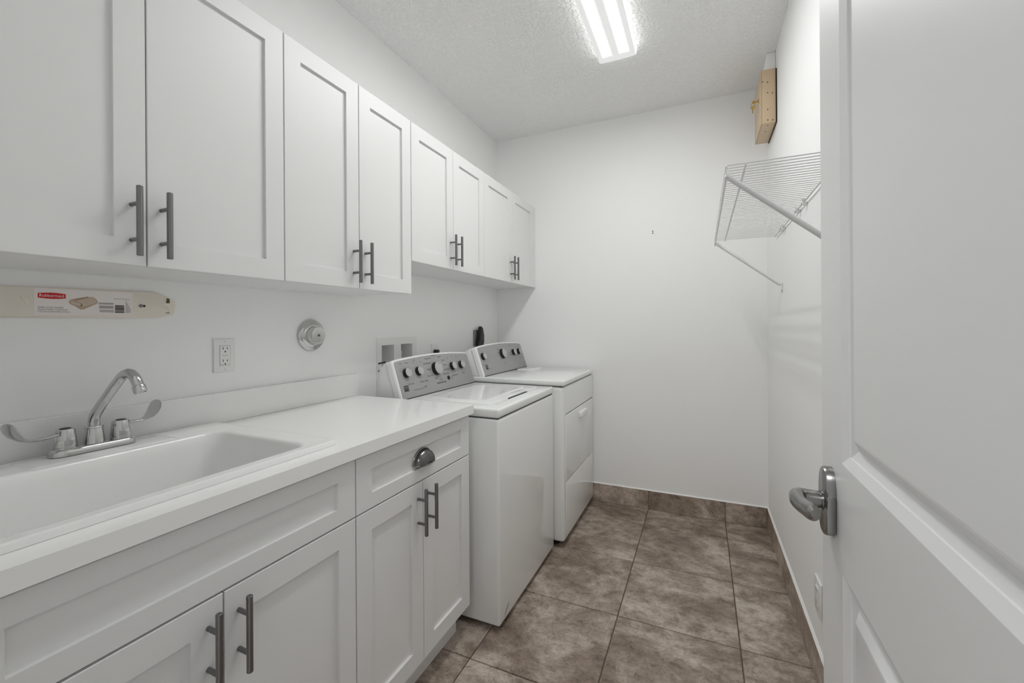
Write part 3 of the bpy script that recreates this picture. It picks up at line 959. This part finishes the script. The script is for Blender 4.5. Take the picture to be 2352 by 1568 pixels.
TN = Vector((0.949, 0, 0.315)); TV = Vector((-0.315, 0, 0.949))
def console(parent, base, y0, y1, ztop_side, arch, back, zb, knobs, logo, labels, dark_btn=None, dots=None, redl=()):
    """tilted console: base=(x,z) of the panel's bottom edge at front"""
    bx, bz = base
    O = Vector((bx, 0, bz))
    def PT(y, s, n=0.0):
        return O + TV * s + TN * n + Vector((0, y, 0))
    H = ztop_side
    def top(y):
        q = (y - y0) / (y1 - y0)
        return H + arch * (1 - (2 * q - 1) ** 2)
    n = 18
    # rear housing: from back wall side to just behind the bezel
    bm = B()
    rings = []
    for k in range(n + 1):
        y = y0 + 0.003 + (y1 - y0 - 0.006) * k / n
        tp = top(y)
        f0 = PT(y, 0.0 - (bz - zb) / 0.949, -0.0355)
        f1 = PT(y, tp - 0.004, -0.0355)
        f1b = PT(y, tp - 0.001, -0.043)
        bk_t = Vector((back + 0.016, y, f1.z - 0.022))
        bk_t2 = Vector((back + 0.004, y, f1.z - 0.045))
        bk_b = Vector((back - 0.012, y, zb))
        rings.append([bm.verts.new(p) for p in (Vector((f0.x, y, zb)), f1, f1b, Vector((back + 0.05, y, f1.z - 0.004)), bk_t, bk_t2, bk_b)])
    m_ = len(rings[0])
    for a, b in zip(rings, rings[1:]):
        for i in range(m_):
            bm.faces.new((a[i], a[(i + 1) % m_], b[(i + 1) % m_], b[i]))
    bm.faces.new(rings[0]); bm.faces.new(rings[-1][::-1])
    ed = [e for e in bm.edges if len(e.link_faces) == 2 and len([f for f in e.link_faces if len(f.verts) > 4]) == 1]
    bmesh.ops.bevel(bm, geom=ed, offset=0.006, segments=2, profile=0.5, affect='EDGES')
    con = obj('console', bm, m_appl_dull, parent)
    # bezel
    def outline(ins, sb):
        a, b = y0 + ins, y1 - ins
        pts = [(a, sb), (b, sb)]
        r = max(0.018 - ins * 0.6, 0.004)
        tb = top(b) - ins
        for k in range(5):
            an = math.radians(0 + 90 * k / 4)
            pts.append((b - r + r * math.cos(an), tb - r + r * math.sin(an)))
        for k in range(1, n):
            y = b - r - (b - a - 2 * r) * k / n
            pts.append((y, top(y) - ins))
        ta = top(a) - ins
        for k in range(5):
            an = math.radians(90 + 90 * k / 4)
            pts.append((a + r + r * math.cos(an), ta - r + r * math.sin(an)))
        return pts
    sb = -(bz - zb) / 0.949 + 0.002
    bm = B()
    loft(bm, [[PT(u, v, t_) for u, v in outline(i_, sb + j_)] for t_, i_, j_ in ((-0.0340, 0.0, 0), (-0.012, 0.0, 0), (-0.006, 0.0018, 0), (-0.002, 0.0056, 0), (0.0, 0.0105, 0.001))], True, True)
    obj('bezel', bm, m_appl_dull, con)
    bm = B()
    loft(bm, [[PT(u, v, t_) for u, v in outline(0.0016, sb + 0.001)] for t_ in (-0.0357, -0.0338)], True, True)
    obj('bezel_seam', bm, m_gap, con)
    bm = B()
    pin = 0.0110
    loft(bm, [[PT(u, v, t_) for u, v in outline(pin + e_, sb + 0.0015)] for t_, e_ in ((-0.001, 0), (0.0012, 0), (0.0016, 0.0006))], True, True)
    obj('control_panel', bm, m_grey, con)
    bm = B()
    a0, b0 = PT(y0 + 0.01, sb - 0.0015, 0.0), PT(y1 - 0.01, sb - 0.0015, 0.0)
    box(bm, a0.x - 0.012, a0.x + 0.002, y0 + 0.012, y1 - 0.012, zb - 0.0005, zb + 0.0035)
    obj('base_gasket', bm, m_rubber, con)
    for (y, s, r, h_) in knobs:
        bm = B()
        c = PT(y, s, 0.0014)
        lathe(bm, c, TN, [(r * 1.12, 0), (r * 1.12, 0.002), (r * 1.02, 0.003), (r, h_ - 0.001)], 32, 0)
        lathe(bm, c, TN, [(r, h_ - 0.0012), (r * 1.0, h_ + 0.001), (r * 0.93, h_ + 0.002), (0, h_ + 0.002)], 32, 1)
        pm = PT(y + r * 0.25, s + r * 0.70, h_ + 0.0034)
        lathe(bm, pm, TN, [(r * 0.085, 0), (r * 0.085, 0.0004), (0, 0.0004)], 10, 0)
        obj('knob', bm, [m_black, m_knobface], con, label='knob with dark skirt and silver face')
    lyr = 0.0018
    bm = B()
    for (s_, y, v, sz) in labels:
        text_into(bm, s_, PT(y, v, lyr), (0, 1, 0), TV, sz)
    for (y, s, r, h_) in knobs:
        for k in range(7):
            an = math.radians(-30 + 40 * k)
            c = PT(y + 1.55 * r * math.cos(an), s + 1.55 * r * math.sin(an), lyr)
            q = 0.0011
            vv = [bm.verts.new(c + Vector((0, a_, 0)) + TV * b_) for a_, b_ in ((-q, -q), (q, -q), (q, q), (-q, q))]
            bm.faces.new(vv)
    obj('lettering', bm, m_ink, con, recalc=False)['kind'] = 'stuff'
    if redl:
        bm = B()
        for (s_, y, v, sz) in redl:
            text_into(bm, s_, PT(y, v, lyr), (0, 1, 0), TV, sz)
        obj('lettering', bm, m_inkred, con, recalc=False, label='red lettering')['kind'] = 'stuff'
    # stacked-bar logo
    ly, ls, lw, lh = logo
    bm = B()
    def q4(a, b, c, d):
        prism(bm, [(ly + x * lw, ls + z * lh) for x, z in (a, b, c, d)], lambda u_, v_, t_: PT(u_, v_, lyr + t_), -0.0006, 0.0002)
    q4((-.5, .32), (.5, .32), (.5, .5), (-.5, .5))
    q4((-.5, .04), (-.05, .04), (.5, .22), (-.5, .22))
    q4((.05, .06), (.5, -.02), (.5, .12), (.3, .16))
    q4((-.5, -.12), (0.0, -.12), (-.1, .02), (-.5, .02))
    q4((.0, -.22), (.5, -.22), (.3, -.02), (.05, -.04))
    q4((-.5, -.36), (.45, -.36), (.05, -.16), (-.5, -.16))
    q4((-.5, -.5), (.5, -.5), (.5, -.34), (-.5, -.34))
    obj('logo', bm, m_ink, con, smooth=False)
    if dark_btn:
        bm = B()
        lathe(bm, PT(dark_btn[0], dark_btn[1], 0.0012), TN, [(dark_btn[2], 0), (dark_btn[2], 0.003), (dark_btn[2] * 0.85, 0.004), (0, 0.004)], 24)
        obj('start_button', bm, m_black, con, label='black round start button')
    if dots:
        ya, yb, s, nn = dots
        for k in range(nn):
            bm = B()
            y = ya + (yb - ya) * k / (nn - 1)
            prism(bm, [(y - .0038, s - .0035), (y + .0038, s - .0035), (y + .0038, s + .0035), (y - .0038, s + .0035)], lambda u_, v_, t_: PT(u_, v_, lyr + t_), -0.0006, 0.0004)
            obj('indicator_light', bm, m_black, con, smooth=False)
    return con

# --- washer
WX0, WX1, WY0, WY1 = -1.445, -0.767, 1.566, 2.272
WZ0, WZS, WZT = 0.022, 0.8855, 0.9255
wa = thing('washing_machine', 'white top-loading washing machine between the counter and the dryer', 'washer', ((WX0 + WX1) / 2, (WY0 + WY1) / 2, 0), 'white laundry machines')
bm = B(); box(bm, WX0, WX1, WY0, WY1, WZ0, WZS - 0.003, 0.012, 4)
obj('body', bm, m_appl, wa)
bm = B(); box(bm, WX0 + 0.012, WX1 - 0.006, WY0 + 0.006, WY1 - 0.006, WZS - 0.006, WZS + 0.003)
obj('top_seam', bm, m_gap, wa)
bm = B(); box(bm, WX0, WX1 + 0.002, WY0 - 0.001, WY1 + 0.001, WZS, WZT, 0.0105, 4)
obj('top_panel', bm, m_appl, wa)
bm = B()
lid_poly = [(-1.245, WY0 + 0.055), (-0.865, WY0 + 0.055), (-0.842, WY0 + 0.062), (-0.832, WY0 + 0.085), (-0.824, 1.78), (-0.836, 1.815), (-0.836, 2.02), (-0.824, 2.055), (-0.832, WY1 - 0.085), (-0.842, WY1 - 0.062), (-0.865, WY1 - 0.055), (-1.245, WY1 - 0.055)]
prism(bm, lid_poly, lambda u, v, t: (u, v, t), WZT - 0.0008, WZT + 0.0052, 0.0025)
lid = obj('lid', bm, m_appl, wa)
bm = B(); loft(bm, [RL(-1.20, -0.885, 1.665, 2.17, .05, WZT + .0046), RL(-1.195, -0.890, 1.67, 2.165, .05, WZT + .0066), RL(-1.17, -0.915, 1.695, 2.14, .05, WZT + .0062)], True, True)
obj('lid_emboss', bm, m_appl, lid)
bm = B(); box(bm, -0.8385, -0.8265, 1.80, 2.035, WZT - 0.0004, WZT + 0.0009)
obj('lid_finger_slot', bm, m_rubber, wa)
bm = B(); tube(bm, [(-0.8222, WY0 + 0.085, WZT), (-0.8222, 1.79, WZT)], 0.0007, 6)
obj('lid_seam', bm, m_inkgrey, wa)
bm = B(); tube(bm, [(-0.8222, 2.045, WZT), (-0.8222, WY1 - 0.085, WZT)], 0.0007, 6)
obj('lid_seam', bm, m_inkgrey, wa)
for sx, sy in ((WX0 + 0.06, WY0 + 0.06), (WX1 - 0.06, WY0 + 0.06), (WX0 + 0.06, WY1 - 0.06), (WX1 - 0.06, WY1 - 0.06)):
    bm = B(); lathe(bm, (sx, sy, 0.0005), (0, 0, 1), [(0.022, 0), (0.022, 0.008), (0.01, 0.01), (0.01, 0.024)], 16)
    obj('foot', bm, m_rubber, wa)
bm = B(); prism(bm, [(1.617, 0.052), (1.640, 0.072), (1.662, 0.080), (1.655, 0.070), (1.632, 0.052), (1.612, 0.041)], lambda u, v, t: (WX1 + t, u, v), -0.0004, 0.0003)
obj('scuff_mark', bm, m_inkgrey, wa, smooth=False, label='dark scuff mark')
KW = [(1.648, .113, .0212, .019), (1.745, .113, .0212, .019), (1.899, .111, .0325, .021), (2.060, .111, .0212, .019), (2.153, .111, .0212, .019)]
LW = [('Soil Level', 1.665, .058, .0125), ('Wash Temp', 1.772, .058, .0125), ('Light', 1.625, .163, .009), ('Medium', 1.672, .163, .009), ('Extra', 1.617, .128, .008), ('Cold', 1.725, .163, .008), ('Warm', 1.735, .172, .008), ('Hot', 1.782, .160, .008),
      ('Normal', 1.905, .185, .0115), ('Heavy Duty', 1.853, .172, .0115), ('Bulky/Bedding', 1.835, .146, .0115), ('Whites', 1.836, .113, .0115), ('Deep Clean', 1.837, .080, .0115), ('Soak', 1.880, .060, .0115),
      ('Casual', 1.957, .174, .0115), ('Gentle', 1.987, .152, .0115), ('Jeans', 1.992, .125, .0115), ('Hand Wash', 2.000, .098, .0115), ('Rinse & Spin', 1.983, .075, .0115),
      ('Load', 1.921, .055, .009), ('Progress', 1.921, .047, .009), ('Start', 2.028, .052, .008), ('Pause', 2.028, .043, .008),
      ('Deep Rinse', 2.066, .058, .0125), ('Rinse', 2.158, .062, .0125), ('Off', 2.035, .160, .008), ('On', 2.085, .163, .008), ('Warm', 2.13, .163, .008), ('Cold', 2.175, .165, .008),
      ('HIGH EFFICIENCY WASH SYSTEM', 1.715, .024, .0058), ('HE', 1.772, .030, .014)]
console(wa, (-1.268, 0.9355), 1.571, 2.264, 0.185, 0.015, -1.41, WZT + 0.0003, KW, (1.624, .040, .036, .028), LW, (1.994, .050, .0115), (1.882, 1.955, .033, 6))

# --- dryer
QX0, QX1, QY0, QY1 = -1.43, -0.717, 2.302, 3.012
QZ0, QZS, QZT = 0.034, 0.922, 0.9545
dy = thing('clothes_dryer', 'white front-loading dryer with a square door, in the corner by the end wall', 'dryer', ((QX0 + QX1) / 2, (QY0 + QY1) / 2, 0), 'white laundry machines')
bm = B(); box(bm, QX0, QX1, QY0, QY1, QZ0, QZS - 0.0025, 0.020, 5)
obj('body', bm, m_appl, dy)
bm = B(); box(bm, QX0 + 0.012, QX1 - 0.009, QY0 + 0.009, QY1 - 0.009, QZS - 0.006, QZS + 0.003)
obj('top_seam', bm, m_gap, dy)
bm = B(); box(bm, QX0, QX1 + 0.003, QY0 - 0.001, QY1 + 0.001, QZS, QZT, 0.009, 4)
obj('top_panel', bm, m_appl, dy)
bm = B(); loft(bm, [RL(-1.215, -1.105, 2.79, 2.985, .008, QZT - .0006), RL(-1.214, -1.106, 2.791, 2.984, .008, QZT + .003), RL(-1.211, -1.109, 2.794, 2.981, .008, QZT + .0038)], True, True)
obj('lint_screen_cover', bm, m_appl, dy)
DA, DB = QY0 + 0.042, QY1 - 0.028
bm = B(); box(bm, QX1 - 0.004, QX1 + 0.0006, DA - 0.002, DB + 0.002, 0.753, 0.7575)
obj('door_gap', bm, m_gap, dy)
bm = B(); box(bm, QX1 - 0.004, QX1 + 0.0004, DA - 0.002, DB + 0.002, 0.3705, 0.3740)
obj('door_gap', bm, m_gap, dy)
bm = B(); box(bm, QX1 - 0.006, QX1 + 0.0035, DA, DB, 0.374, 0.7535, 0.003, 3)
dd = obj('door', bm, m_appl, dy)
bm = B(); box(bm, QX1 + 0.002, QX1 + 0.026, 2.607, 2.757, 0.683, 0.724, 0.009, 4)
obj('door_handle', bm, m_plate, dd)
bm = B(); box(bm, QX1 - 0.006, QX1 + 0.0022, DA, DB, 0.066, 0.3707, 0.003, 3)
obj('lower_panel', bm, m_appl, dy)
for sx, sy in ((QX0 + 0.06, QY0 + 0.06), (QX1 - 0.07, QY0 + 0.06), (QX0 + 0.06, QY1 - 0.06), (QX1 - 0.07, QY1 - 0.06)):
    bm = B(); lathe(bm, (sx, sy, 0.0005), (0, 0, 1), [(0.022, 0), (0.022, 0.01), (0.012, 0.012), (0.012, 0.038)], 16)
    obj('foot', bm, m_rubber, dy)
ks = 0.98
KD = [(2.356, .115, .0210, .019), (2.641, .115, .0315, .021), (2.828, .115, .0210, .019), (2.921, .115, .0210, .019)]
LD = [('Low', 2.318 + .02, .163, .008), ('Dry Temp', 2.36, .062, .0115), ('Auto', 2.357, .176, .008), ('Normal', 2.648, .186, .0100), ('Timed Dry', 2.59, .150, .0095), ('Heavy', 2.59, .128, .0095), ('Air Dry', 2.645, .048, .0110), ('Less', 2.60, .085, .008), ('More', 2.695, .10, .008), ('Wrinkle', 2.79, .165, .008), ('Signal', 2.926, .176, .008), ('Guard', 2.926, .066, .010), ('AUTO DRY SYSTEM', 2.415, .030, .0058)]
console(dy, (-1.227, 0.9655), 2.306, 3.008, 0.184, 0.016, -1.385, QZT + 0.0003, KD, (2.372, .043, .034, .027), LD, redl=(('Signal', 2.832, .066, .010),))

# ------------------------------------------------------------------ wire shelf on the right wall
SZ = 1.7435
s0, s1 = 0.070, XR - 0.008
yA, yB_ = 1.424, 2.672
sh = thing('wire_shelf', 'white ventilated wire shelf with diagonal braces on the right wall', 'shelf', (XR, (yA + yB_) / 2, SZ))
bm = B(); r_ = 0.0020
tube(bm, [(s1, yA, SZ + 0.002), (s0 + 0.004, yA, SZ + 0.002), (s0, yA, SZ - 0.002), (s0, yA, SZ - 0.029)], r_, 6)
wr = obj('shelf_wire', bm, m_wire, sh)
nw = 49
for k in range(1, nw):
    copy_child(wr, sh, (0, (yB_ - yA) * k / (nw - 1), 0))
rails = [('front_rail', s0, SZ - 0.0025, yA - 0.004, yB_ - 0.03, 0.0034), ('lip_rail', s0, SZ - 0.031, yA - 0.004, yB_ - 0.03, 0.0036), ('middle_rail', 0.122, SZ - 0.0025, yA - 0.004, yB_ + 0.004, 0.0034), ('wall_rail', s1, SZ - 0.0025, yA - 0.004, yB_ + 0.004, 0.0030)]
for nm, x, z, a, b, r in rails:
    bm = B()
    lathe(bm, (x, a, z), (0, 1, 0), [(r * 0.6, 0), (r, 0.0015), (r, b - a - 0.0015), (r * 0.6, b - a)], 10)
    obj(nm, bm, m_wire, sh)
for (p0, p1) in (((s0 + 0.001, yA + 0.008, SZ - 0.027), (XR - 0.006, 1.43, 1.464)), ((s0 + 0.001, 2.565, SZ - 0.030), (XR - 0.006, 2.497, 1.464))):
    bm = B()
    P0, P1 = Vector(p0), Vector(p1)
    d = P1 - P0
    tube(bm, [P0 - d * 0.012, P0 + d * 0.0, P0 + d * 0.05, P1 - d * 0.03, P1], [0.004, 0.0078, 0.0082, 0.0078, 0.0045], 14)
    box(bm, XR - 0.0035, XR - 0.0004, P1.y - 0.008, P1.y + 0.008, P1.z - 0.038, P1.z + 0.012, 0.001, 1)
    bo = obj('brace', bm, m_wire, sh)
    bm = B(); lathe(bm, (XR - 0.0038, P1.y, P1.z - 0.026), (-1, 0, 0), [(0.0045, 0), (0.0035, 0.002), (0, 0.0022)], 12)
    obj('screw', bm, m_nickel, bo)
for y in (1.945, 2.065, 2.41, 2.45):
    bm = B()
    box(bm, XR - 0.018, XR - 0.0004, y - 0.007, y + 0.007, SZ - 0.018, SZ - 0.006, 0.002, 1)
    tube(bm, [(XR - 0.014, y - 0.006, SZ - 0.005), (XR - 0.018, y - 0.006, SZ + 0.003), (XR - 0.01, y - 0.006, SZ + 0.006), (XR - 0.002, y - 0.006, SZ + 0.002)], 0.003, 8)
    c_ = obj('wall_clip', bm, m_wire, sh)
    bm = B(); lathe(bm, (XR - 0.018, y, SZ - 0.012), (-1, 0, 0), [(0.0035, 0), (0.003, 0.0015), (0, 0.0018)], 10)
    obj('screw', bm, m_nickel, c_)

# ------------------------------------------------------------------ tan lock box, keys and raceway
LX, LY0, LY1, LZ0, LZ1 = 0.298, 2.628, 2.918, 2.345, 2.633
lb = thing('lock_box', 'tan steel lock box with small punched holes, high on the right wall', 'box', (XR, (LY0 + LY1) / 2, LZ0))
bm = B(); box(bm, XR - 0.006, XR - 0.0004, LY0 - 0.003, LY1 + 0.002, LZ0 - 0.003, LZ1 - 0.006)
obj('gasket', bm, m_black, lb)
bm = B(); box(bm, LX + 0.0035, XR - 0.0055, LY0, LY1, LZ0, LZ1, 0.0025, 2)
obj('box_body', bm, m_tan, lb)
bm = B(); box(bm, LX, LX + 0.0028, LY0 + 0.0005, LY1 - 0.0005, LZ0 + 0.0005, LZ1 - 0.001, 0.0012, 2)
ld = obj('box_door', bm, m_tan, lb)
for (x, z) in ((0.329, 2.563), (0.329, 2.507), (0.351, 2.502), (0.329, 2.417), (0.329, 2.361), (0.352, 2.357), (0.3055, 2.57)):
    bm = B(); lathe(bm, (x, LY0 + 0.001, z), (0, -1, 0), [(0.0032, 0), (0.0032, 0.0013), (0, 0.0013)], 12)
    obj('punched_hole', bm, m_black, lb)
for (x, y) in ((0.332, 2.660), (0.331, 2.742)):
    bm = B(); lathe(bm, (x, y, LZ0 + 0.001), (0, 0, -1), [(0.0045, 0), (0.0045, 0.0013), (0, 0.0013)], 12)
    obj('punched_hole', bm, m_black, lb)
for (y, z) in ((2.665, 2.60), (2.655, 2.39), (2.70, 2.36)):
    bm = B(); lathe(bm, (LX + 0.0005, y, z), (-1, 0, 0), [(0.0036, 0), (0.0036, 0.0008), (0, 0.0008)], 12)
    obj('punched_hole', bm, m_black, ld)
bm = B(); lathe(bm, (LX, 2.725, 2.515), (-1, 0, 0), [(0.0105, 0), (0.0105, 0.003), (0.0085, 0.005), (0, 0.005)], 20)
obj('lock_cylinder', bm, m_brass, ld, label='round brass lock')
ky = thing('key_ring', 'small brass keys hanging in the lock of the tan box', 'keys', (LX - 0.02, 2.725, 2.50))
bm = B()
box(bm, LX - 0.016, LX - 0.0052, 2.7242, 2.7262, 2.5115, 2.5185, 0.0006, 1)
lathe(bm, (LX - 0.024, 2.7242, 2.514), (0, 1, 0), [(0.0095, 0), (0.0095, 0.0019), (0, 0.0019)], 18)
obj('key', bm, m_brass, ky)
bm = B()
c = Vector((LX - 0.029, 2.7255, 2.503))
tube(bm, [c + Vector((0.009 * math.cos(a), 0.003 * math.sin(a), 0.009 * math.sin(a))) for a in [2 * math.pi * k / 18 for k in range(19)]], 0.0011, 8)
obj('ring', bm, m_brass, ky)
bm = B()
lathe(bm, (LX - 0.029, 2.7215, 2.485), (0.1, 1, 0), [(0.0115, 0), (0.0115, 0.002), (0, 0.002)], 18)
box(bm, LX - 0.0325, LX - 0.0260, 2.7217, 2.7235, 2.452, 2.476, 0.0006, 1)
obj('key', bm, m_brass, ky)
bm = B()
box(bm, 0.330, XR - 0.0005, 2.662, 2.84, LZ1 + 0.0005, ZC - 0.0008, 0.003, 2)
tag(obj('cable_raceway', bm, m_wall), 'white cable cover running from the tan box up to the ceiling', 'cable cover')

# nail holes left in the end wall
bm = B()
for z in (1.911, 1.897):
    lathe(bm, (-0.303, YB - 0.0003, z), (0, -1, 0), [(0.0042, 0), (0.0038, 0.0008), (0, 0.0010)], 10)
tag(obj('wall_anchor', bm, m_ink), 'tiny dark pair of screw holes on the bare end wall', 'wall anchor')
